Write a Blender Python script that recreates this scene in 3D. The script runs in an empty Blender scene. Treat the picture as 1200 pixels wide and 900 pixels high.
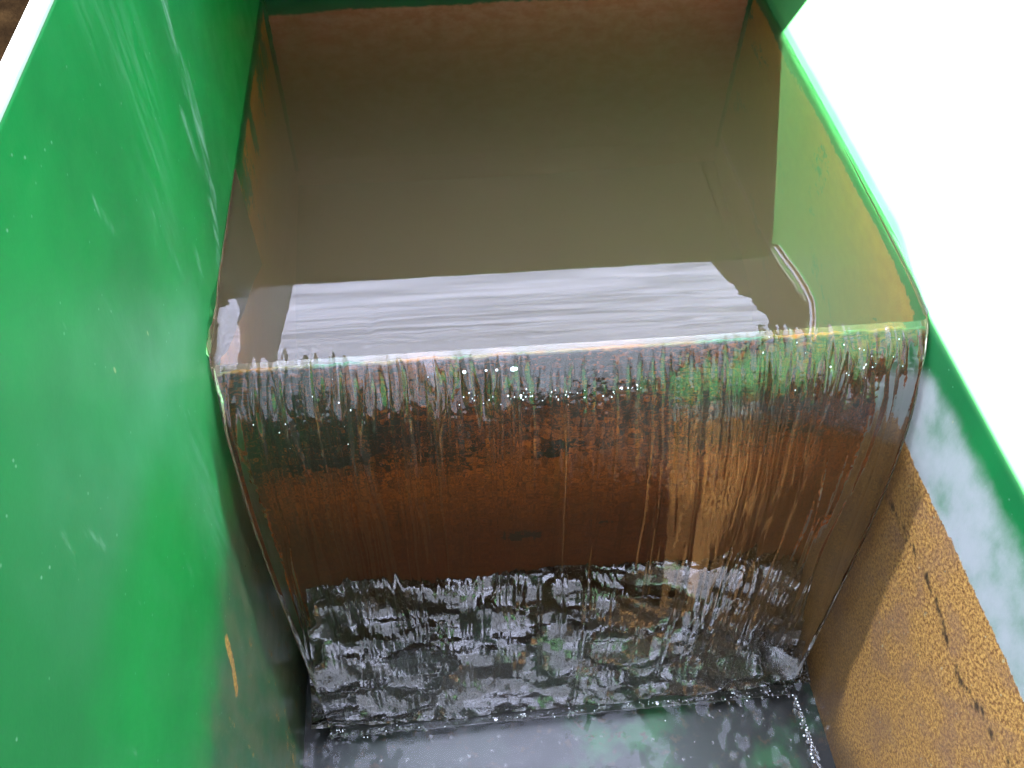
import bpy, math, random
import numpy as np

# ------------------------------------------------------------------ camera, sky, sun, exposure
sc = bpy.context.scene
COL = sc.collection
cam_data = bpy.data.cameras.new("camera")
cam = bpy.data.objects.new("camera", cam_data)
COL.objects.link(cam)
cam.location = (-0.1162, -0.4902, 0.5644)
cam.rotation_euler = (0.6854, -0.0185, -0.0999)
cam_data.sensor_width = 36.0
cam_data.lens = 1050.0 / 1200.0 * 36.0
cam_data.clip_start = 0.02
cam_data.clip_end = 500.0
sc.camera = cam

SUN = (-1.0, -0.35, 0.528)                        # towards the sun
sun_el = math.atan2(SUN[2], math.hypot(SUN[0], SUN[1]))
sun_az = math.atan2(SUN[0], SUN[1])               # clockwise from +Y
world = bpy.data.worlds.new("World")
sc.world = world
world.use_nodes = True
wn, wl = world.node_tree.nodes, world.node_tree.links
wn.clear()
w_out = wn.new('ShaderNodeOutputWorld')
w_bg = wn.new('ShaderNodeBackground')
w_bg.inputs['Strength'].default_value = 0.12
sky = wn.new('ShaderNodeTexSky')
sky.sky_type = 'NISHITA'
sky.sun_disc = False
sky.sun_elevation = sun_el
sky.sun_rotation = sun_az
tc = wn.new('ShaderNodeTexCoord')
mp = wn.new('ShaderNodeMapping')
mp.inputs['Scale'].default_value = (2.0, 17.0, 17.0)
cn = wn.new('ShaderNodeTexNoise')
cn.inputs['Scale'].default_value = 1.7
cn.inputs['Detail'].default_value = 5.0
cn.inputs['Roughness'].default_value = 0.55
cr = wn.new('ShaderNodeValToRGB')
cr.color_ramp.elements[0].position = 0.28
cr.color_ramp.elements[0].color = (0.30, 0.30, 0.30, 1)
cr.color_ramp.elements[1].position = 0.62
cr.color_ramp.elements[1].color = (1, 1, 1, 1)
cm = wn.new('ShaderNodeMix')
cm.data_type = 'RGBA'
# brighter cloud added high over the upstream end to lift the water's reflections
vm = wn.new('ShaderNodeVectorMath'); vm.operation = 'DOT_PRODUCT'
vm.inputs[1].default_value = (-0.03, 0.26, 0.96)
wl.new(tc.outputs['Generated'], vm.inputs[0])
br = wn.new('ShaderNodeMapRange'); br.interpolation_type = 'SMOOTHSTEP'
br.inputs[1].default_value = 0.62; br.inputs[2].default_value = 0.93
wl.new(vm.outputs['Value'], br.inputs[0])
cc = wn.new('ShaderNodeMix'); cc.data_type = 'RGBA'
cc.inputs[6].default_value = (4.6, 4.8, 5.6, 1)
cc.inputs[7].default_value = (13.6, 14.6, 19.5, 1)
wl.new(br.outputs[0], cc.inputs[0])
wl.new(cc.outputs[2], cm.inputs[7])
wl.new(tc.outputs['Generated'], mp.inputs['Vector'])
wl.new(mp.outputs[0], cn.inputs['Vector'])
wl.new(cn.outputs['Fac'], cr.inputs[0])
wl.new(cr.outputs[0], cm.inputs[0])
wl.new(sky.outputs[0], cm.inputs[6])
wl.new(cm.outputs[2], w_bg.inputs['Color'])
wl.new(w_bg.outputs[0], w_out.inputs['Surface'])

sun_data = bpy.data.lights.new("sun", 'SUN')
sun_data.energy = 5.0
sun_data.angle = math.radians(0.5)
sun_data.color = (1.0, 0.95, 0.87)
sun = bpy.data.objects.new("sun", sun_data)
COL.objects.link(sun)
from mathutils import Vector
sun.rotation_euler = Vector(SUN).to_track_quat('Z', 'Y').to_euler()
sun.location = (-3, -1, 2)

sc.view_settings.view_transform = 'Standard'
sc.view_settings.look = 'None'
sc.view_settings.gamma = 1.0
sc.view_settings.exposure = 3.15
sc.render.engine = 'CYCLES'
cy = sc.cycles
cy.use_denoising = True
cy.max_bounces = 12
cy.transmission_bounces = 10
cy.transparent_max_bounces = 12
cy.volume_bounces = 3
cy.diffuse_bounces = 4
cy.glossy_bounces = 5
cy.sample_clamp_indirect = 12.0
cy.caustics_reflective = True
cy.caustics_refractive = True

# ------------------------------------------------------------------ helpers
rng = np.random.default_rng(7)
random.seed(7)


def tag(o, label=None, cat=None, group=None, kind=None):
    if label: o['label'] = label
    if cat: o['category'] = cat
    if group: o['group'] = group
    if kind: o['kind'] = kind
    return o


def empty(name, loc=(0, 0, 0)):
    o = bpy.data.objects.new(name, None)
    o.empty_display_size = 0.05
    o.location = loc
    COL.objects.link(o)
    return o


def link_mesh(name, me, mat, parent=None, smooth=False):
    o = bpy.data.objects.new(name, me)
    COL.objects.link(o)
    if mat is not None:
        me.materials.append(mat)
    if parent is not None:
        o.parent = parent
        o.location = tuple(-c for c in parent.location)
    if smooth:
        me.polygons.foreach_set('use_smooth', np.ones(len(me.polygons), dtype=bool))
    me.update()
    return o


def mesh_np(name, verts, quads):
    verts = np.asarray(verts, dtype=np.float32)
    quads = np.asarray(quads, dtype=np.int32)
    me = bpy.data.meshes.new(name)
    me.vertices.add(len(verts))
    me.vertices.foreach_set('co', verts.ravel())
    me.loops.add(quads.size)
    me.loops.foreach_set('vertex_index', quads.ravel())
    me.polygons.add(len(quads))
    k = quads.shape[1]
    me.polygons.foreach_set('loop_start', np.arange(0, quads.size, k, dtype=np.int32))
    me.update(calc_edges=True)
    me.validate()
    return me


def grid_quads(nu, nv, off=0, flip=False):
    i, j = np.meshgrid(np.arange(nu - 1), np.arange(nv - 1), indexing='ij')
    a = (i * nv + j + off).ravel(); b = ((i + 1) * nv + j + off).ravel()
    c = ((i + 1) * nv + j + 1 + off).ravel(); d = (i * nv + j + 1 + off).ravel()
    return np.stack([a, d, c, b] if flip else [a, b, c, d], axis=1)


def hash2(ix, iy, seed):
    h = (ix * 374761393 + iy * 668265263 + seed * 974634777) & 0xffffffff
    h = ((h ^ (h >> 13)) * 1274126177) & 0xffffffff
    return ((h ^ (h >> 16)) & 0xffff) / 65535.0


def vnoise(x, y, seed=0):
    """smooth value noise, -1..1"""
    x = np.asarray(x, dtype=float); y = np.asarray(y, dtype=float)
    x, y = np.broadcast_arrays(x, y)
    ix = np.floor(x).astype(np.int64); iy = np.floor(y).astype(np.int64)
    fx = x - ix; fy = y - iy
    fx = fx * fx * fx * (fx * (fx * 6 - 15) + 10); fy = fy * fy * fy * (fy * (fy * 6 - 15) + 10)
    a = hash2(ix, iy, seed); b = hash2(ix + 1, iy, seed)
    c = hash2(ix, iy + 1, seed); d = hash2(ix + 1, iy + 1, seed)
    return ((a * (1 - fx) + b * fx) * (1 - fy) + (c * (1 - fx) + d * fx) * fy) * 2 - 1


def fbm(x, y, seed=0, octv=4, gain=0.5):
    s = 0; a = 1.0; t = 0
    for k in range(octv):
        s = s + a * vnoise(np.asarray(x) * 2 ** k + 17.3 * k, np.asarray(y) * 2 ** k + 9.1 * k, seed + k)
        t += a; a *= gain
    return s / t


def sstep(a, b, x):
    t = np.clip((np.asarray(x) - a) / (b - a), 0, 1)
    return t * t * (3 - 2 * t)


def add_attr(me, name, vals):
    at = me.attributes.new(name, 'FLOAT', 'POINT')
    at.data.foreach_set('value', np.asarray(vals, dtype=np.float32).ravel())


def plate_grid(name, mat, parent, P, axis, thick, attrs):
    """a sheet of steel: P is (nu,nv,3) front points, thick is pushed along -axis; front is finely gridded"""
    nu, nv = P.shape[:2]
    n = nu * nv
    front = P.reshape(-1, 3)
    back = front - np.array(axis) * thick
    v = np.vstack([front, back])
    e1 = P[1, 0] - P[0, 0]; e2 = P[0, 1] - P[0, 0]
    flip = np.dot(np.cross(e1, e2), axis) < 0
    q = [grid_quads(nu, nv, 0, flip), grid_quads(nu, nv, n, not flip)]
    idx = np.arange(n).reshape(nu, nv)
    loop = np.concatenate([idx[:, 0], idx[-1, 1:], idx[-2::-1, -1], idx[0, -2:0:-1]])
    nx = np.roll(loop, -1)
    side = np.stack([loop, loop + n, nx + n, nx], axis=1)
    if flip: side = side[:, ::-1]
    q.append(side)
    me = mesh_np(name, v, np.vstack(q))
    for k, a in attrs.items():
        a = np.asarray(a).reshape(-1)
        add_attr(me, k, np.concatenate([a, a]))
    return link_mesh(name, me, mat, parent)


def box_mesh(name, lo, hi, mat, parent=None, bevel=0.0):
    import bmesh
    bm = bmesh.new()
    bmesh.ops.create_cube(bm, size=1)
    for v in bm.verts:
        v.co = [lo[i] + (v.co[i] + .5) * (hi[i] - lo[i]) for i in range(3)]
    if bevel:
        bmesh.ops.bevel(bm, geom=list(bm.edges), offset=bevel, segments=3, profile=.6, affect='EDGES')
    me = bpy.data.meshes.new(name)
    bm.to_mesh(me); bm.free()
    return link_mesh(name, me, mat, parent)


class NT:
    def __init__(s, name):
        s.m = bpy.data.materials.new(name); s.m.use_nodes = True
        s.n = s.m.node_tree.nodes; s.l = s.m.node_tree.links
        s.n.clear()
        s.out = s.n.new('ShaderNodeOutputMaterial')
        s.pos = s.n.new('ShaderNodeNewGeometry').outputs['Position']

    def set(s, sock, v):
        if isinstance(v, bpy.types.NodeSocket): s.l.new(v, sock)
        else: sock.default_value = v

    def noise(s, scale=1.0, stretch=(1, 1, 1), detail=4, rough=.5, vec=None, off=(0, 0, 0)):
        m = s.n.new('ShaderNodeMapping'); s.l.new(vec or s.pos, m.inputs[0])
        m.inputs['Scale'].default_value = stretch
        m.inputs['Location'].default_value = off
        t = s.n.new('ShaderNodeTexNoise')
        t.inputs['Scale'].default_value = scale; t.inputs['Detail'].default_value = detail
        t.inputs['Roughness'].default_value = rough
        s.l.new(m.outputs[0], t.inputs['Vector'])
        return t.outputs['Fac']

    def voro(s, scale=1.0, stretch=(1, 1, 1), rnd=1.0):
        m = s.n.new('ShaderNodeMapping'); s.l.new(s.pos, m.inputs[0]); m.inputs['Scale'].default_value = stretch
        t = s.n.new('ShaderNodeTexVoronoi'); t.inputs['Scale'].default_value = scale
        t.inputs['Randomness'].default_value = rnd
        s.l.new(m.outputs[0], t.inputs['Vector'])
        return t

    def rampf(s, v, a, b, lo=0.0, hi=1.0):
        t = s.n.new('ShaderNodeMapRange'); t.interpolation_type = 'SMOOTHSTEP'
        s.set(t.inputs[0], v)
        t.inputs[1].default_value = a; t.inputs[2].default_value = b
        t.inputs[3].default_value = lo; t.inputs[4].default_value = hi
        return t.outputs[0]

    def math(s, op, a, b=0.0, c=0.0):
        t = s.n.new('ShaderNodeMath'); t.operation = op
        s.set(t.inputs[0], a); s.set(t.inputs[1], b); s.set(t.inputs[2], c)
        return t.outputs[0]

    def mix(s, f, a, b, mode='MIX'):
        t = s.n.new('ShaderNodeMix'); t.data_type = 'RGBA'; t.blend_type = mode
        s.set(t.inputs[0], f)
        for i, v in ((6, a), (7, b)):
            s.set(t.inputs[i], v if isinstance(v, bpy.types.NodeSocket) else (*v, 1))
        return t.outputs[2]

    def attr(s, name):
        t = s.n.new('ShaderNodeAttribute'); t.attribute_name = name
        return t.outputs['Fac']

    def bump(s, h, dist, strength=1.0, normal=None):
        t = s.n.new('ShaderNodeBump'); s.set(t.inputs['Height'], h)
        t.inputs['Distance'].default_value = dist; t.inputs['Strength'].default_value = strength
        if normal: s.l.new(normal, t.inputs['Normal'])
        return t.outputs[0]

    def bsdf(s, color, rough=.5, normal=None, metallic=0.0, spec=.5, coat=0.0, coat_rough=.1):
        p = s.n.new('ShaderNodeBsdfPrincipled')
        s.set(p.inputs['Base Color'], color if isinstance(color, bpy.types.NodeSocket) else (*color, 1))
        s.set(p.inputs['Roughness'], rough); s.set(p.inputs['Metallic'], metallic)
        s.set(p.inputs['Specular IOR Level'], spec)
        s.set(p.inputs['Coat Weight'], coat); p.inputs['Coat Roughness'].default_value = coat_rough
        if normal: s.l.new(normal, p.inputs['Normal'])
        s.l.new(p.outputs[0], s.out.inputs['Surface'])
        return p


# ------------------------------------------------------------------ materials
def mat_wall(name, side):
    t = NT(name)
    green = (0.0040, 0.190, 0.043)
    green_d = (0.008, 0.13, 0.036)
    c = t.mix(t.rampf(t.noise(5, detail=3), .35, .7), green, green_d)
    # dust film seen as broad pale clouds
    cloud = t.rampf(t.noise(9, (1, 1, .55), 5, .6, off=(3, 1, 2)), .50, .85, 0, .12)
    c = t.mix(cloud, c, (0.12, 0.26, 0.19))
    # scuffs (broken by streaky noise)
    sc_n = t.rampf(t.noise(60, (1, 1.8, .22), 7, .78), .42, .66)
    c = t.mix(t.math('MULTIPLY', t.attr('scuff'), sc_n), c, (0.20, 0.33, 0.27))
    c = t.mix(t.math('MULTIPLY', t.attr('sky_sheen'), t.rampf(t.noise(26, (1, 1, .5), 5, .6), .1, .8, .7, 1.1)), c, (0.16, 0.33, 0.27))  # pale sheen of reflected sky painted into the colour
    # paint lightened where the sun strikes the right wall, so it goes white
    bl = t.math('MULTIPLY', t.attr('sun_pale'), t.rampf(t.noise(14, (1, 1, .6), 4), .2, .8, .82, 1.0))
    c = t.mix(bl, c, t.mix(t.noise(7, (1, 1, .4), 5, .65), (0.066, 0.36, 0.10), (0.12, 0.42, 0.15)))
    # worn to grey primer
    w_n = t.rampf(t.math('ADD', t.attr('worn'), t.math('MULTIPLY', t.math('SUBTRACT', t.noise(60, (1, .8, .5), 6, .7), .5), .55)), .12, .95)
    prim = (0.36, 0.385, 0.385) if side == 'right' else t.mix(t.rampf(t.noise(40, (1, 1, .4), 5, .65), .35, .65), (0.028, 0.088, 0.046), (0.070, 0.095, 0.055))
    c = t.mix(w_n, c, prim)
    # rust film
    rn = t.noise(150, (1, .8, .6), 6, .75)
    rust_col = t.mix(t.rampf(t.noise(300, detail=6, rough=.8), .38, .64), (0.16, 0.066, 0.022), (0.60, 0.335, 0.090))
    rust_col = t.mix(t.rampf(t.noise(28, detail=4), .45, .7, 0, .5), rust_col, (0.20, 0.11, 0.07))
    rm = t.rampf(t.math('ADD', t.attr('rust'), t.math('MULTIPLY', t.math('SUBTRACT', rn, .5), 1.1)), .42, .58)
    rust_col = t.mix(t.attr('sub'), rust_col, t.mix(t.noise(60, detail=4), (0.62, 0.17, 0.02), (0.88, 0.42, 0.08)))
    c = t.mix(rm, c, rust_col)
    # pale dirt specks
    v1 = t.voro(95)
    sp = t.math('MULTIPLY', t.rampf(v1.outputs['Distance'], .05, .11, 1, 0), t.rampf(v1.outputs['Color'], .54, .60))
    v2 = t.voro(55, (1, 1, .35))
    sp2 = t.math('MULTIPLY', t.rampf(v2.outputs['Distance'], .03, .10, 1, 0), t.rampf(v2.outputs['Color'], .55, .6, 0, .45))
    c = t.mix(t.math('MULTIPLY', t.math('MAXIMUM', sp, sp2), .5), c, (0.24, 0.40, 0.30))
    v3 = t.voro(26, (1, 1.4, .8))
    sp3 = t.math('MULTIPLY', t.rampf(v3.outputs['Distance'], .03, .06, 1, 0), t.rampf(v3.outputs['Color'], .6, .64, 0, .6))
    c = t.mix(sp3, c, (0.42, 0.40, 0.22))
    # black spots along the old water line
    c = t.mix(t.attr('black'), c, (0.012, 0.013, 0.012))
    # wet film darkens
    c = t.mix(t.math('MULTIPLY', t.attr('wet'), .60), c, (0.015, 0.010, 0.006))
    r = t.rampf(t.attr('wet'), 0, 1, .36, .30)
    r = t.math('ADD', r, t.math('MULTIPLY', t.math('SUBTRACT', t.noise(30, detail=5), .4), .25))
    r = t.math('ADD', r, t.math('MULTIPLY', rm, .12))
    r = t.math('ADD', r, t.math('MULTIPLY', t.attr('sun_pale'), .15))
    h = t.math('ADD', t.math('MULTIPLY', t.noise(420, detail=3), t.math('ADD', .03, t.math('MULTIPLY', rm, .35))),
               t.math('MULTIPLY', t.noise(60, detail=3), .15))
    nrm = t.bump(h, .0016, .8)
    t.bsdf(c, r, nrm, spec=.5)
    return t.m


def mat_weir():
    t = NT('rusted_weir_steel')
    a = t.noise(110, (1, 1, 1.1), 6, .75)
    c = t.mix(t.rampf(a, .36, .68), (0.045, 0.009, 0.002), (0.30, 0.072, 0.009))
    c = t.mix(t.rampf(t.noise(50, (1, 1, .07), 5, .6), .55, .72, 0, .45), c, (0.24, 0.085, 0.014))
    c = t.mix(t.rampf(t.noise(90, (1, 1, .05), 4, .6, off=(5, 5, 5)), .52, .68, 0, .8), c, (0.014, 0.005, 0.002))
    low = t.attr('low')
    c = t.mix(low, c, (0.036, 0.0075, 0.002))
    blk = t.rampf(t.math('ADD', t.attr('black'), t.math('MULTIPLY', t.math('SUBTRACT', t.noise(135, (1, 1, 1.8), 5, .75), .5), 3.0)), .46, .56)
    c = t.mix(blk, c, (0.008, 0.009, 0.008))
    c = t.mix(t.attr('lip'), c, t.mix(t.rampf(t.noise(12, detail=3), .4, .6), (0.42, 0.15, 0.02), (0.03, 0.16, 0.05)))
    t.bsdf(c, .6, t.bump(a, .001, .6), spec=.15)
    return t.m


def mat_water_body():
    t = NT('river_water')
    fine = t.noise(260, (1, 1, .45), 3, .55)
    med = t.noise(95, (1, .6, .35), 3, .5, off=(1, 2, 3))
    flow = t.attr('flow')
    h = t.math('ADD', t.math('MULTIPLY', fine, .45), med)
    b = t.n.new('ShaderNodeBump')
    t.l.new(h, b.inputs['Height']); b.inputs['Distance'].default_value = .0016
    t.l.new(t.math('MULTIPLY', flow, .30), b.inputs['Strength'])
    g = t.n.new('ShaderNodeBsdfGlass'); g.inputs['IOR'].default_value = 1.41
    g.inputs['Roughness'].default_value = 0.0
    g.inputs['Color'].default_value = (1, 1, 1, 1)
    t.l.new(b.outputs[0], g.inputs['Normal'])
    t.l.new(g.outputs[0], t.out.inputs['Surface'])
    v = t.n.new('ShaderNodeVolumePrincipled')
    v.inputs['Color'].default_value = (0.585, 0.475, 0.30, 1)
    v.inputs['Density'].default_value = 4.2
    v.inputs['Anisotropy'].default_value = 0.2
    t.l.new(v.outputs[0], t.out.inputs['Volume'])
    return t.m


def mat_dark_water():
    t = NT('churning_water')
    h = t.noise(150, detail=3)
    foam = t.math('MULTIPLY', t.attr('foam'), t.rampf(t.noise(330, detail=5, rough=.75), .50, .68))
    c = t.mix(t.rampf(t.noise(18, detail=4), .4, .7), (0.006, 0.006, 0.003), (0.016, 0.011, 0.005))
    c = t.mix(t.math('MULTIPLY', foam, .30), c, (0.20, 0.20, 0.20))
    t.bsdf(c, t.math('ADD', .04, t.math('MULTIPLY', foam, .3)), t.bump(h, .0009, .5), spec=.6)
    return t.m


def mat_shelf():
    t = NT('wet_shelf_paint')
    sx = t.n.new('ShaderNodeSeparateXYZ'); t.l.new(t.pos, sx.inputs[0])
    gm = t.math('MULTIPLY', t.rampf(t.noise(13, detail=4, rough=.55), .42, .62), t.rampf(sx.outputs['X'], -.06, .02, .1, 1))
    c = t.mix(gm, (0.004, 0.005, 0.004), (0.006, 0.055, 0.013))
    c = t.mix(t.rampf(t.noise(70, detail=5, rough=.7), .54, .70), c, (0.03, 0.018, 0.006))
    t.bsdf(c, .35, spec=.4)
    return t.m


def mat_film():
    t = NT('thin_water_film')
    h = t.noise(24, (1, .7, 1), 2)
    g = t.n.new('ShaderNodeBsdfGlossy'); g.inputs['Roughness'].default_value = .02
    tr = t.n.new('ShaderNodeBsdfTransparent')
    fr = t.n.new('ShaderNodeFresnel'); fr.inputs['IOR'].default_value = 1.24
    mx = t.n.new('ShaderNodeMixShader')
    b = t.bump(h, .0022, .5)
    for s in (g, fr): t.l.new(b, s.inputs['Normal'])
    t.l.new(fr.outputs[0], mx.inputs[0]); t.l.new(tr.outputs[0], mx.inputs[1]); t.l.new(g.outputs[0], mx.inputs[2])
    t.l.new(mx.outputs[0], t.out.inputs['Surface'])
    return t.m


def mat_bead():
    t = NT('water_bead')
    g = t.n.new('ShaderNodeBsdfGlass'); g.inputs['IOR'].default_value = 1.333
    t.l.new(g.outputs[0], t.out.inputs['Surface'])
    return t.m


def mat_simple(name, c1, c2, scale, rough=.7, bump=.002, spec=.4):
    t = NT(name)
    n = t.noise(scale, detail=6, rough=.65)
    t.bsdf(t.mix(t.rampf(n, .35, .68), c1, c2), rough, t.bump(n, bump, .7), spec=spec)
    return t.m


M_LEFT = mat_wall('left_green_paint', 'left')
M_RIGHT = mat_wall('right_green_paint', 'right')
M_WEIR = mat_weir()
M_WATER = mat_water_body()
M_CHURN = mat_dark_water()
M_SHELF = mat_shelf()
M_FILM = mat_film()
M_BEAD = mat_bead()
M_GREEN = mat_simple('green_gloss_paint', (0.006, 0.12, 0.035), (0.010, 0.18, 0.05), 12, .4, .0006)
M_RIM = mat_simple('sunlit_pale_rim_paint', (0.42, 0.50, 0.46), (0.55, 0.60, 0.57), 40, .5, .0004)  # rim colour lightened to look sunlit
M_EARTH = mat_simple('dark_earth', (0.005, 0.003, 0.0015), (0.012, 0.007, 0.003), 9, 1.0, .02, 0.0)
def mat_end():
    t = NT('end_plate_paint')
    red = t.mix(t.rampf(t.noise(45, (1, 1, .8), 6, .7), .35, .65), (0.72, 0.17, 0.08), (0.85, 0.32, 0.21))
    m = t.rampf(t.math('ADD', t.attr('rust'), t.math('MULTIPLY', t.math('SUBTRACT', t.noise(90, detail=5, rough=.7), .5), .6)), .35, .6)
    t.bsdf(t.mix(m, (0.006, 0.13, 0.04), red), .6, t.bump(t.noise(200), .0008, .6))
    return t.m


M_END = mat_end()
M_BLOCKER = mat_simple('dark_blocker', (0.012, 0.012, 0.010), (0.03, 0.028, 0.022), 6, .9, .01)

# ------------------------------------------------------------------ setting
g_me = mesh_np('ground', [(-60, -60, -.75), (60, -60, -.75), (60, 60, -.75), (-60, 60, -.75)], [[0, 1, 2, 3]])
tag(link_mesh('ground', g_me, M_EARTH), kind='structure')

HW = 0.30
Y0, Y1 = -0.75, 0.555
channel = empty('water_channel', (0, 0, -.5))
tag(channel, 'green painted steel channel with rusted weir plate and water pouring through it', 'channel')

# ---- left wall (x = -0.30), finely gridded, faces +x
nu, nv = 400, 340
yy, zz = np.meshgrid(np.linspace(Y0, Y1, nu), np.linspace(-.76, .331, nv), indexing='ij')


def seg_dist(y, z, pts):
    d = np.full(np.broadcast(y, z).shape, 9.0)
    tt = np.zeros_like(d)
    n = len(pts) - 1
    for k in range(n):
        a = np.array(pts[k]); b = np.array(pts[k + 1]); ab = b - a
        t = np.clip(((y - a[0]) * ab[0] + (z - a[1]) * ab[1]) / (ab @ ab), 0, 1)
        dd = np.hypot(y - a[0] - t * ab[0], z - a[1] - t * ab[1])
        tt = np.where(dd < d, (k + t) / n, tt); d = np.minimum(d, dd)
    return d, tt


d1, _ = seg_dist(yy, zz, [(.165, .255), (.157, .20), (.160, .157), (.149, .089), (.108, .040), (.095, .03)])
w = .009 + .005 * vnoise(yy * 60, zz * 60, 3)
scuff = sstep(1.6, .5, d1 / w) * .9
d2, _ = seg_dist(yy, zz, [(.122, .16), (.128, .125), (.138, .09)])
scuff = np.maximum(scuff, sstep(1.4, .4, d2 / .006) * .8)
d3, _ = seg_dist(yy, zz, [(-.12, .20), (-.10, .12), (-.07, .09)])
scuff = np.maximum(scuff, sstep(1.5, 0, d3 / .012) * .1)
d4, _ = seg_dist(yy, zz, [(-.09, .03), (-.095, -.03), (-.12, -.09)])
scuff = np.maximum(scuff, sstep(1.8, 0, d4 / .022) * .25)
d5, _ = seg_dist(yy, zz, [(.03, .30), (.06, .24), (.02, .16)])
scuff = np.maximum(scuff, sstep(1.8, 0, d5 / .035) * .2)
d6, _ = seg_dist(yy, zz, [(.052, .085), (.045, .065)])
scuff = np.maximum(scuff, sstep(1.3, .5, d6 / .004) * .8)
for k in range(14):                                     # thin scratches
    a = np.array([random.uniform(-.4, .3), random.uniform(-.05, .3)])
    ang = random.uniform(-.7, .3); L = random.uniform(.01, .05)
    b = a + L * np.array([math.sin(ang), -math.cos(ang)])
    dk, _ = seg_dist(yy, zz, [tuple(a), tuple(b)])
    scuff = np.maximum(scuff, sstep(1.5, .3, dk / .0016) * random.uniform(.3, .8))
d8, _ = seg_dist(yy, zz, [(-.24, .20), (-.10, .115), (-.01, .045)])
sky_sheen = .12 * np.exp(-((zz - .10 - .25 * (-.10 - yy) * 1.0) / .028) ** 2) * sstep(-.34, -.20, yy) * sstep(.04, -.02, yy) + .07 * np.exp(-(d8 / .035) ** 2) + .10 * np.exp(-(d8 / .09) ** 2) + .16 * np.exp(-((yy + .11) / .035) ** 2 - ((zz + .01) / .09) ** 2)  # soft sky glare on the wall, shaped as pale bands
below = zz < .03
worn = sstep(-.015, -.17, zz + .02 * fbm(yy * 9, zz * 9, 5) - .12 * sstep(-.10, -.30, yy) * 0) * (yy < .02)
worn = worn * sstep(.02, -.02, yy)
rust = .05 + .27 * worn * (.8 + .9 * fbm(yy * 110, zz * 30, 11)) + .10 * sstep(-.13, -.30, zz) * (yy < 0) * (.6 + .4 * fbm(yy * 8, zz * 8, 13))
d7, _ = seg_dist(yy, zz, [(-.178, -.120), (-.186, -.145), (-.200, -.165)])
rust = np.maximum(rust, sstep(1.3, .7, d7 / .0045) * 1.2)
sub = sstep(.015, -.01, zz) * sstep(.005, .02, yy)      # under the pool surface
rust = np.where(yy > .0, np.maximum(.05, sub * (.62 + .60 * fbm(yy * 40, zz * 5, 21) + .25 * sstep(-.06, -.14, zz))), rust)
# wet splash band beside the nappe, its edge following the falling sheet
def nappe_y(z):
    return -.46 * np.sqrt(np.clip(.020 - z, 0, None) / 4.905)
wet = sstep(-.034, -.020, yy - nappe_y(zz) + .006 * vnoise(zz * 30, 0 * zz, 8) - .012 * sstep(-.1, -.4, zz)) * (yy < .0) * sstep(.03, -.05, zz)
wet = np.maximum(wet, sub * 0)
P = np.stack([np.full_like(yy, -HW), yy, zz], axis=-1)
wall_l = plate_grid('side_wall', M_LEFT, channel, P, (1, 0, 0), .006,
                    dict(scuff=scuff, sun_pale=0 * yy, worn=worn, rust=rust, black=0 * yy, wet=wet, sub=sub, sky_sheen=sky_sheen))
tag(wall_l, 'tall green painted side wall, scuffed and speckled')
box_mesh('rim_strip', (-HW - .0095, Y0, .3305), (-HW + .0005, Y1, .3345), M_RIM, channel, .0015)
tag(channel.children[-1], 'sunlit pale top edge of the wall')

# ---- right wall (x = +0.30), faces -x
yy, zz = np.meshgrid(np.linspace(Y0, Y1, nu), np.linspace(-.76, .245, nv), indexing='ij')
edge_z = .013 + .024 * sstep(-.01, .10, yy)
sun_pale = np.maximum(.45, sstep(-.005, .006, zz - edge_z)) * sstep(.008, .016, zz)  # lightens the colour above the edge of the sunlight
band = sstep(.004, -.038, zz + .006 * fbm(yy * 8, 0 * zz, 31) + .018 * sstep(-.05, 0.0, yy))
worn = band * (yy < .0) * (.75 + .35 * fbm(yy * 25, zz * 25, 37))
gold = sstep(-.088, -.106, zz + .005 * fbm(yy * 14, zz * 14, 33))
rust = (.06 + .17 * worn * (fbm(yy * 20, zz * 20, 35) + .6) + 1.0 * gold) * sstep(.0, -.02, yy)
sub = sstep(.012, -.02, zz) * sstep(.0, .02, yy)
rust = np.where(yy > 0, np.maximum(.05, sub * (.78 + .6 * fbm(yy * 16, zz * 18, 41))), rust)
black = np.zeros_like(yy)
by = -.045
while by > -.36:
    by -= abs(random.gauss(.0026, .003)) + (.016 if random.random() < .10 else 0)
    bz = -.158 + .007 * math.sin(by * 33) + random.gauss(0, .0022)
    rad = .0012 + .0032 * random.random() ** 2.2
    dk = np.hypot((yy - by) * random.uniform(.6, 1.0), (zz - bz) * random.uniform(.8, 1.4))
    black = np.maximum(black, sstep(1.5, .3, dk / (rad * (1 + .8 * vnoise(yy * 420, zz * 420, int(-by * 5000))))) * .9)
wet = sstep(-.036, -.028, yy - nappe_y(zz) + .008 * vnoise(zz * 22, 0 * zz, 9)) * (yy < .0) * sstep(-.08, -.12, zz)
wet = np.maximum(wet, sub * .15)
wet = np.maximum(wet, sstep(-.40, -.46, zz + .02 * vnoise(yy * 30, 0 * zz, 4)) * (yy < 0))
P = np.stack([np.full_like(yy, HW), yy, zz], axis=-1)
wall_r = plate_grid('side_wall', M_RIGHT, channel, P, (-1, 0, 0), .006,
                    dict(scuff=0 * yy, sun_pale=sun_pale, worn=worn, rust=rust, black=black, wet=wet, sub=sub, sky_sheen=0 * yy))
tag(wall_r, 'sunlit side wall, paint lightened for the sun above, worn and golden rusted below')
box_mesh('rim_flange', (HW - .0005, Y0, .2448), (HW + .07, Y1, .2500), M_RIM, channel, .0015)

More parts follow.
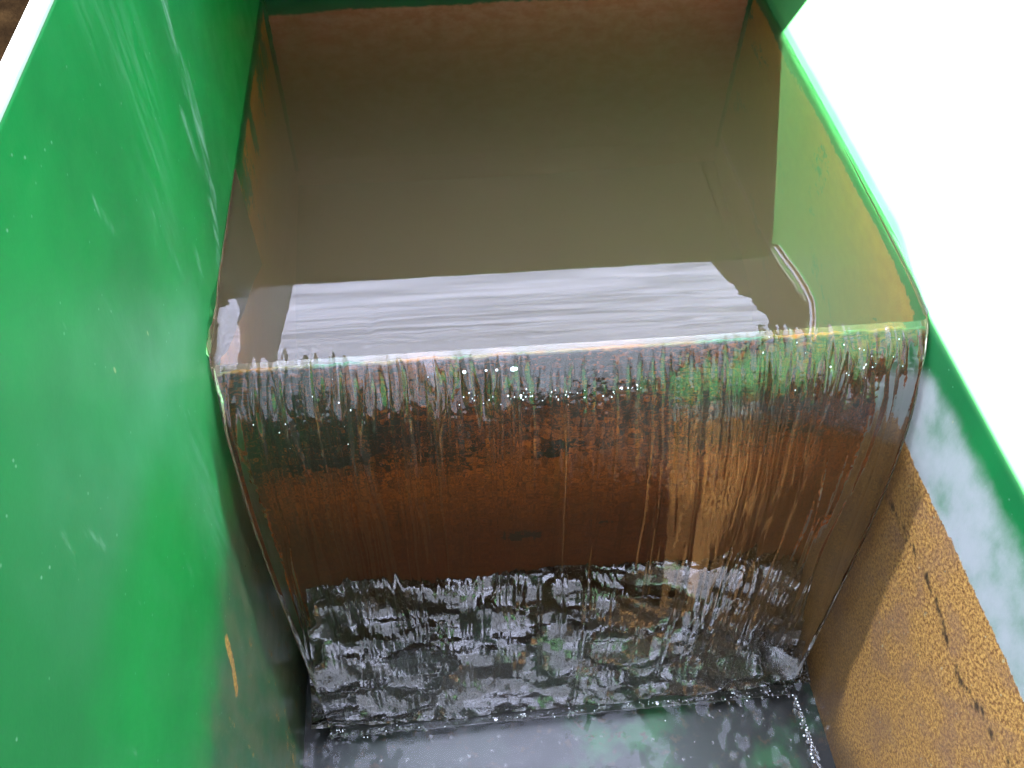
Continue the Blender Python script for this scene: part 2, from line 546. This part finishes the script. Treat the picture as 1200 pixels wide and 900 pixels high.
# ---- weir plate (y = 0 .. 0.005)
nu2, nv2 = 360, 300
xx, zz = np.meshgrid(np.linspace(-HW, HW, nu2), np.linspace(-.50, 0, nv2), indexing='ij')
black = .70 * sstep(-.27, -.09, zz) * (.85 + .5 * fbm(xx * 7, zz * 7, 51)) - .05
line = np.exp(-((zz + .135 + .008 * fbm(xx * 6, 0 * xx, 55)) / .010) ** 2)
black = np.maximum(black, line * (.78 + 1.1 * fbm(xx * 22, zz * 10, 53)))
for bx, bz, br in ((-.042, -.300, .026), (-.02, -.145, .02), (-.20, -.13, .016), (.13, -.125, .009), (.155, -.122, .010), (.05, -.285, .008)):
    black = np.maximum(black, sstep(1.2, .3, np.hypot(xx - bx, (zz - bz) * 2.2) / br) * 1.0)
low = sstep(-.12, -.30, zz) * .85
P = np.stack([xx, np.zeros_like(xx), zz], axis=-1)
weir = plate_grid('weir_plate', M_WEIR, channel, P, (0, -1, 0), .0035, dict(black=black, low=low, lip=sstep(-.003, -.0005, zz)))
tag(weir, 'rusty brown weir plate behind the falling water')

# ---- end plate, floor of the pool, lower shelf, underside
xx, zz = np.meshgrid(np.linspace(-HW, HW, 160), np.linspace(-.5, .2585, 160), indexing='ij')
r = sstep(.016, -.030, zz + .006 * fbm(xx * 9, 0 * xx, 61) + .016 * sstep(-.2, -.29, xx) + .010 * sstep(.2, .28, xx)) * .95
P = np.stack([xx, np.full_like(xx, Y1), zz], axis=-1)
endp = plate_grid('end_plate', M_END, channel, P, (0, -1, 0), .006,
                  dict(scuff=0 * xx, sun_pale=0 * xx, worn=0 * xx, rust=r, black=0 * xx, wet=r * .0))
box_mesh('pool_floor', (-HW, .005, -.503), (HW, Y1, -.497), M_SHELF, channel)
box_mesh('lower_shelf', (-HW, -.275, -.520), (HW, 0.0, -.492), M_SHELF, channel)
# cover plate across the upstream half of the pool
cover = box_mesh('cover_plate', (-HW, .285, .259), (HW + .0, 1.1, .265), M_GREEN, channel, .001)
for k, xs in enumerate((-HW + .001, HW - .041)):
    box_mesh('support_angle', (xs, .30, .252), (xs + .04, Y1, .2585), M_GREEN, channel, .001)
# weld seams in the far corners
def tube(name, pts, rad, mat, parent, seg=8, wob=0.0):
    pts = [Vector(p) for p in pts]
    v = []; q = []
    for i, p in enumerate(pts):
        d = (pts[min(i + 1, len(pts) - 1)] - pts[max(i - 1, 0)]).normalized()
        a = d.orthogonal().normalized(); b = d.cross(a)
        rr = rad * (1 + wob * random.uniform(-1, 1))
        for s in range(seg):
            t = 2 * math.pi * s / seg
            v.append(p + (a * math.cos(t) + b * math.sin(t)) * rr)
    for i in range(len(pts) - 1):
        for s in range(seg):
            q.append((i * seg + s, i * seg + (s + 1) % seg, (i + 1) * seg + (s + 1) % seg, (i + 1) * seg + s))
    me = mesh_np(name, [tuple(p) for p in v], q)
    return link_mesh(name, me, mat, parent, True)
for s in (-1, 1):
    tube('weld_seam', [(s * (HW - .002), Y1 - .002, z) for z in np.linspace(.25, -.45, 120)], .003, M_GREEN, channel, wob=.25)
    tube('weld_seam', [(s * (HW - .0005), -.002, z) for z in np.linspace(-.004, -.47, 120)], .0022, M_WEIR, channel, wob=.25)

# ------------------------------------------------------------------ the main body of water: pool, crest and falling sheet
VX, Z0 = .46, .0175
NU = 760
xs = np.linspace(-1, 1, NU)
# top skin stations
yp = np.concatenate([np.linspace(Y1 + .003, .16, 90)[:-1], np.linspace(.16, 0.0, 150)])
zp = .028 - (.028 - Z0) * np.exp(-yp / .030)
slope0 = (.028 - Z0) / .030 * 1.0
T = np.linspace(0, .3105, 330)[1:]
yf = -VX * T
zf = Z0 - slope0 * VX * T * .55 - 4.905 * T ** 2 * .985
Sy = np.concatenate([yp, yf]); Sz = np.concatenate([zp, zf])
n_top = len(Sy)
dy = np.gradient(Sy); dz = np.gradient(Sz); L = np.hypot(dy, dz)
Ny, Nz = dz / L * -1, dy / L * 1
sgn = np.where(Ny * 0 + Nz < 0, -1, 1)
Ny, Nz = -dz / L * -1, dy / L * -1          # outward (up / downstream)
arc = np.concatenate([[0], np.cumsum(np.hypot(np.diff(Sy), np.diff(Sz)))])
arc -= arc[len(yp) - 1]                      # 0 at the crest
X, A = np.meshgrid(xs, arc, indexing='ij')
half = np.where(A < 0, HW + .002, HW - .0015 - .029 * sstep(.0, .55, A) - .004 * sstep(0, .04, A))
PX = X * half
# displacement
g = sstep(-.004, .035, A)                    # grows past the crest
lat = PX + .010 * fbm(PX * 9, A * 4, 71) * g
ridge = fbm(lat * 62, A * 3.0, 73, 4, .6) * .5 + (1 - np.abs(vnoise(lat * 110, A * 2.2, 77))) ** 3 * .55 \
        + (1 - np.abs(vnoise(lat * 43 + 3, A * 1.6, 79))) ** 6 * .9
side = np.clip(sstep(.13, .24, np.abs(PX - .0)) + .8 * sstep(.05, -.04, np.abs(PX + .13) - .07), 0, 1)
amp = (.0006 + .0030 * side * np.exp(-A / .055) + .00015 * sstep(.12, .40, A) + .0002 * sstep(.04, .1, A) - .0003 * sstep(.05, .15, A))
disp = ridge * amp * g
# folds at the rounded brow: each tongue of water turns over at its own height
tongue = vnoise(lat * 105, A * 9, 201) + .7 * vnoise(lat * 210, A * 14, 203) + .5 * vnoise(lat * 38, 0 * A, 205)
disp += (.0014 + .0040 * side) * tongue * np.exp(-((A - .042 - .010 * vnoise(lat * 60, 0 * A, 207)) / .020) ** 2)
cap = vnoise(PX * 150, A * 330, 81) + .6 * vnoise(PX * 300, A * 520, 83)
disp += cap * .00016 * sstep(-.002, .02, A) * (1 - .93 * sstep(.10, .25, A))
chop = fbm(PX * 45, A * 75, 85, 4, .6)
disp += chop * .0005 * sstep(.22, .50, A)
# gentle cloud-streaking ripples on the flat pool near the weir
disp += .00006 * sstep(-.05, -.025, A) * vnoise(PX * 9, A * 170 + 2 * vnoise(PX * 6, A * 10, 2), 87) * sstep(.01, -.01, A)
disp += .00003 * fbm(PX * 20, A * 30, 89) * sstep(.0, -.05, A)
# standing V wave in the drawdown and water drawn up at the left wall
v0 = np.abs(PX + .170 - .0 * A)
disp += .0003 * np.exp(-(v0 / .0040) ** 2) * sstep(-.055, -.01, A) * sstep(.06, .0, A)
for cx_, wd_, am_ in ((-.245, .004, .0022), (-.15, .003, .0020), (-.19, .003, .0015), (.162, .004, .0024), (.190, .005, .0026), (.235, .005, .0020), (.262, .003, .002), (.215, .003, .0018)):
    disp += am_ * np.exp(-((lat - cx_ * (1 - .12 * sstep(0, .4, A))) / wd_) ** 2) * sstep(.002, .025, A) * (.25 + .75 * np.exp(-A / .09))
wall_d = HW - np.abs(PX)
disp += .0085 * np.exp(-wall_d / .009) * (PX < 0) * sstep(-.085, -.05, A) * sstep(.03, .0, A) * (1 + .3 * vnoise(A * 90, PX * 0, 3))
disp += .0016 * np.exp(-wall_d / .0022) * (A < 0)
# the stringy surface ridge that drifts to the crest on the right
pathp = [(.190, .083), (.1935, .066), (.198, .049), (.2015, .032), (.203, .017), (.2005, .002), (.196, -.012)]
PYb = np.interp(A, arc, Sy)
dd_, _ = seg_dist(PX, PYb, pathp)
disp += .0030 * np.exp(-(dd_ / .0017) ** 2) * (A < .02)
PY = PYb + Ny[None, :] * disp
PZ = Sz[None, :] + Nz[None, :] * disp
# free edges of the falling sheet taper
edge = np.clip((1 - np.abs(X)) * HW / .004, 0, 1)
thick = (.0085 * np.exp(-A / .22) * .9 + .0015)
thick = np.where(A < 0, .02, thick) * (.25 + .75 * np.sqrt(edge))
# back face of the sheet (only stations past the crest)
kc = len(yp) - 1
first = kc + 6
BA = A[:, first:]
th = thick[:, first:] + .0002 * fbm(PX[:, first:] * 50, BA * 6, 91)
BY = PYb[:, first:] - Ny[first:][None, :] * th
BZ = Sz[first:][None, :] - Nz[first:][None, :] * th
BX = PX[:, first:] * 1.0
# section loop: top skin, then back face upwards, then into the weir plate, down inside it, the pool floor and up inside the end plate
top = np.stack([PX, PY, PZ], axis=-1)
back = np.stack([BX, BY, BZ], axis=-1)[:, ::-1]
xw = xs * (HW + .002)
def strip(y, z): return np.stack([xw, np.full(NU, y), np.full(NU, z)], axis=-1)[:, None, :]
inner = np.concatenate([strip(.0018, -.0020), strip(.0018, -.497), strip(Y1 + .003, -.497)], axis=1)
loop = np.concatenate([top, back, inner], axis=1)
nl = loop.shape[1]
vv = loop.reshape(-1, 3)
i, j = np.meshgrid(np.arange(NU - 1), np.arange(nl), indexing='ij')
j2 = (j + 1) % nl
quads = np.stack([(i * nl + j).ravel(), (i * nl + j2).ravel(), ((i + 1) * nl + j2).ravel(), ((i + 1) * nl + j).ravel()], axis=1)
me = mesh_np('water_surface', vv, quads)
flow = np.concatenate([np.clip(g, 0, 1) * (1 - .93 * sstep(.06, .22, A)), np.full((NU, back.shape[1]), .12), np.zeros((NU, 3))], axis=1)
add_attr(me, 'flow', flow)
# end caps
import bmesh
bm = bmesh.new(); bm.from_mesh(me); bm.verts.ensure_lookup_table()
nb = back.shape[1]
for col, rev in ((0, False), (NU - 1, True)):
    base = col * nl
    for k in range(first, n_top - 1):
        a, b = base + k, base + k + 1
        c, d = base + n_top + (n_top - 1 - (k + 1)), base + n_top + (n_top - 1 - k)
        f = [bm.verts[q] for q in (a, b, c, d)]
        try: bm.faces.new(f if not rev else f[::-1])
        except ValueError: pass
    ring = list(range(0, first + 1)) + [n_top + nb - 1, nl - 3, nl - 2, nl - 1]
    f = [bm.verts[base + q] for q in ring]
    bm.faces.new(f if not rev else f[::-1])
bmesh.ops.recalc_face_normals(bm, faces=list(bm.faces))
for f in bm.faces: f.smooth = len(f.verts) == 4
bm.to_mesh(me); bm.free()
water = link_mesh('water', me, M_WATER)
tag(water, kind='structure')

# ------------------------------------------------------------------ churning water trapped behind the sheet
nx_, ny_ = 620, 220
X2, Y2 = np.meshgrid(np.linspace(-.286, .286, nx_), np.linspace(-.002, -.139, ny_), indexing='ij')
t2 = sstep(0, -.15, Y2)
Z2 = -.380 - .078 * t2
Z2 += .0210 * fbm(X2 * 10 + Y2 * 9, Y2 * 24, 101, 4, .34) + .0060 * (1 - np.abs(fbm(X2 * 20, Y2 * 34, 103, 3, .45))) ** 4 - .0015
Z2 += .0012 * np.sin(X2 * 50 + 3 * fbm(X2 * 5, Y2 * 5, 5)) * fbm(X2 * 10, Y2 * 10, 9)
me = mesh_np('plunge_water', np.stack([X2, Y2, Z2], axis=-1).reshape(-1, 3), grid_quads(nx_, ny_, 0, True))
add_attr(me, 'foam', np.clip(.35 + .8 * sstep(.35, 1, t2) * (.6 + fbm(X2 * 8, Y2 * 8, 107)) + sstep(.10, .26, X2) * .4 + sstep(.1, 0, t2) * .5, 0, 1))
pl = link_mesh('plunge_water', me, M_CHURN, None, True)
tag(pl, kind='structure')

# thin film running off over the lower shelf
nx_, ny_ = 400, 260
X3, Y3 = np.meshgrid(np.linspace(-HW + .0005, HW - .0005, nx_), np.linspace(-.132, -.272, ny_), indexing='ij')
Z3 = -.4585 - .02 * sstep(-.13, -.45, Y3)
Z3 += -.38 * (-.135 - Y3) * sstep(.09, .17, X3 + .03 * fbm(Y3 * 20, X3 * 0, 5)) * .5
Z3 += .0060 * fbm(X3 * 26, Y3 * 26, 117, 3) * sstep(.0, .10, X3)
Z3 += .0030 * fbm(X3 * 30 + 4, Y3 * 40, 119, 3) * sstep(.05, -.03, np.abs(X3 - .02)) + .0040 * fbm(X3 * 50, Y3 * 50, 121, 2) * sstep(-.17, -.24, X3)
Z3 += .0006 * fbm(X3 * 14, Y3 * 14, 111, 3) + .0014 * np.exp(-((Y3 + .150) / .004) ** 2) * fbm(X3 * 60, Y3 * 0, 113)
me = mesh_np('runoff_film', np.stack([X3, Y3, Z3], axis=-1).reshape(-1, 3), grid_quads(nx_, ny_, 0, True))
fo = link_mesh('runoff_water', me, M_FILM, None, True)
tag(fo, kind='structure')

# ------------------------------------------------------------------ beads and bubbles
def beads(name, pts, mat=None):
    base_v = []; base_q = []
    R, S = 7, 10
    for a in range(R + 1):
        for s in range(S):
            th_ = math.pi * a / R; ph = 2 * math.pi * s / S
            base_v.append((math.sin(th_) * math.cos(ph), math.sin(th_) * math.sin(ph), math.cos(th_)))
    for a in range(R):
        for s in range(S):
            base_q.append((a * S + s, (a + 1) * S + s, (a + 1) * S + (s + 1) % S, a * S + (s + 1) % S))
    bv = np.array(base_v); bq = np.array(base_q)
    V = []; Q = []
    for k, (p, r, sq) in enumerate(pts):
        V.append(bv * np.array([r, r, r * sq]) + np.array(p)); Q.append(bq + k * len(bv))
    me = mesh_np(name, np.vstack(V), np.vstack(Q))
    return link_mesh(name, me, mat or M_BEAD, None, True)


pts = []
for k in range(150):                                     # along the landing line
    x = random.uniform(-.265, .265)
    pts.append(((x, -.143 - abs(random.gauss(0, .004)), -.4565), random.uniform(.0006, .0019), .8))
for k in range(70):
    x = random.uniform(-.27, .28); y = random.uniform(-.15, -.24)
    pts.append(((x, y, -.4600 - .02 * float(sstep(-.13, -.45, y))), random.choice([.001, .0014, .0018, .0020 if x < -.05 else .0012]), .6))
for k in range(40):                                      # braid of bubbles down the right side
    t_ = k / 39
    cx_ = .262 + .012 * t_ + random.uniform(-.005, .005) * (1 - .6 * t_)
    pts.append(((cx_, -.150 - .095 * t_, -.4585 - .008 * t_), random.uniform(.0016, .0036) * (1 - .4 * t_), .8))
b1 = beads('water_beads', pts)
tag(b1, 'glassy beads and bubbles scattered where the sheet lands on the lower shelf', 'bubbles', kind='stuff')

M_GLINT_FROTH = mat_simple('white_glints_froth', (0.75, 0.76, 0.78), (0.85, 0.86, 0.88), 200, .15, .0002)  # white colour stands for glints on the crest, glints and froth below


def skin_pt(u, a, lift=.0004):
    i_ = int(np.clip(np.searchsorted(PX[:, 0], u), 0, NU - 1)); j_ = int(np.clip(np.searchsorted(arc, a), 0, n_top - 1))
    return (float(PX[i_, j_]), float(PY[i_, j_] + Ny[j_] * lift), float(PZ[i_, j_] + Nz[j_] * lift))


pts = []
for k in range(84):                                       # white specks standing for glints on the rounded brow
    r_ = random.random()
    if r_ < .62: u = random.uniform(-.11, .05); a_ = random.gauss(.048, .004)
    elif r_ < .82: u = random.uniform(-.28, -.12); a_ = abs(random.gauss(.04, .018))
    else: u = random.uniform(.15, .285); a_ = abs(random.gauss(.03, .015))
    pts.append((skin_pt(u, a_), random.uniform(.00025, .0006) * (1.9 if random.random() < .12 else 1), random.uniform(.6, 2.6)))
for u, r_ in ((-.10, .0018), (-.082, .0011), (-.073, .0012), (-.060, .0024), (-.057, .0018)):
    pts.append((skin_pt(u, .024), r_, .8))
for k in range(70):                                      # specks for glints and froth on the churning water and the landing line
    x = random.uniform(-.26, .265); y = -.139 - abs(random.gauss(0, .006))
    pts.append(((x, y, -.4570), random.uniform(.0003, .0008), 1))
for k in range(26):
    t_ = k / 25
    pts.append(((.264 + .012 * t_ + random.uniform(-.004, .004), -.150 - .095 * t_, -.4565 - .03 * t_), random.uniform(.0006, .0014), .8))
b2 = beads('white_glints_froth', pts, M_GLINT_FROTH)
tag(b2, 'tiny white specks set as glints along the rounded crest of the waterfall, glints and froth at its foot', 'froth', kind='stuff')

# ------------------------------------------------------------------ dark wall added out of view to block sky in the reflections, right and downstream
bw = bpy.data.meshes.new('reflection_blocker')
bm = bmesh.new()
out = [(.47, 2.2), (.75, 2.2), (.75, -4.6), (-4.5, -4.6), (-4.5, -4.3), (.47, -4.3)]
lo_ = [bm.verts.new((x, y, -.75)) for x, y in out]; hi_ = [bm.verts.new((x, y, .86 + .02 * math.sin(x * 9 + y * 7))) for x, y in out]
bm.faces.new(lo_); bm.faces.new(hi_[::-1])
for k in range(6):
    bm.faces.new((lo_[k], hi_[k], hi_[(k + 1) % 6], lo_[(k + 1) % 6]))
bmesh.ops.recalc_face_normals(bm, faces=list(bm.faces))
bmesh.ops.bevel(bm, geom=list(bm.edges), offset=.03, segments=2, profile=.6, affect='EDGES')
bm.to_mesh(bw); bm.free()
st = link_mesh('reflection_blocker', bw, M_BLOCKER)
tag(st, 'unseen dark wall added right of and behind the view to block reflected sky', 'wall')
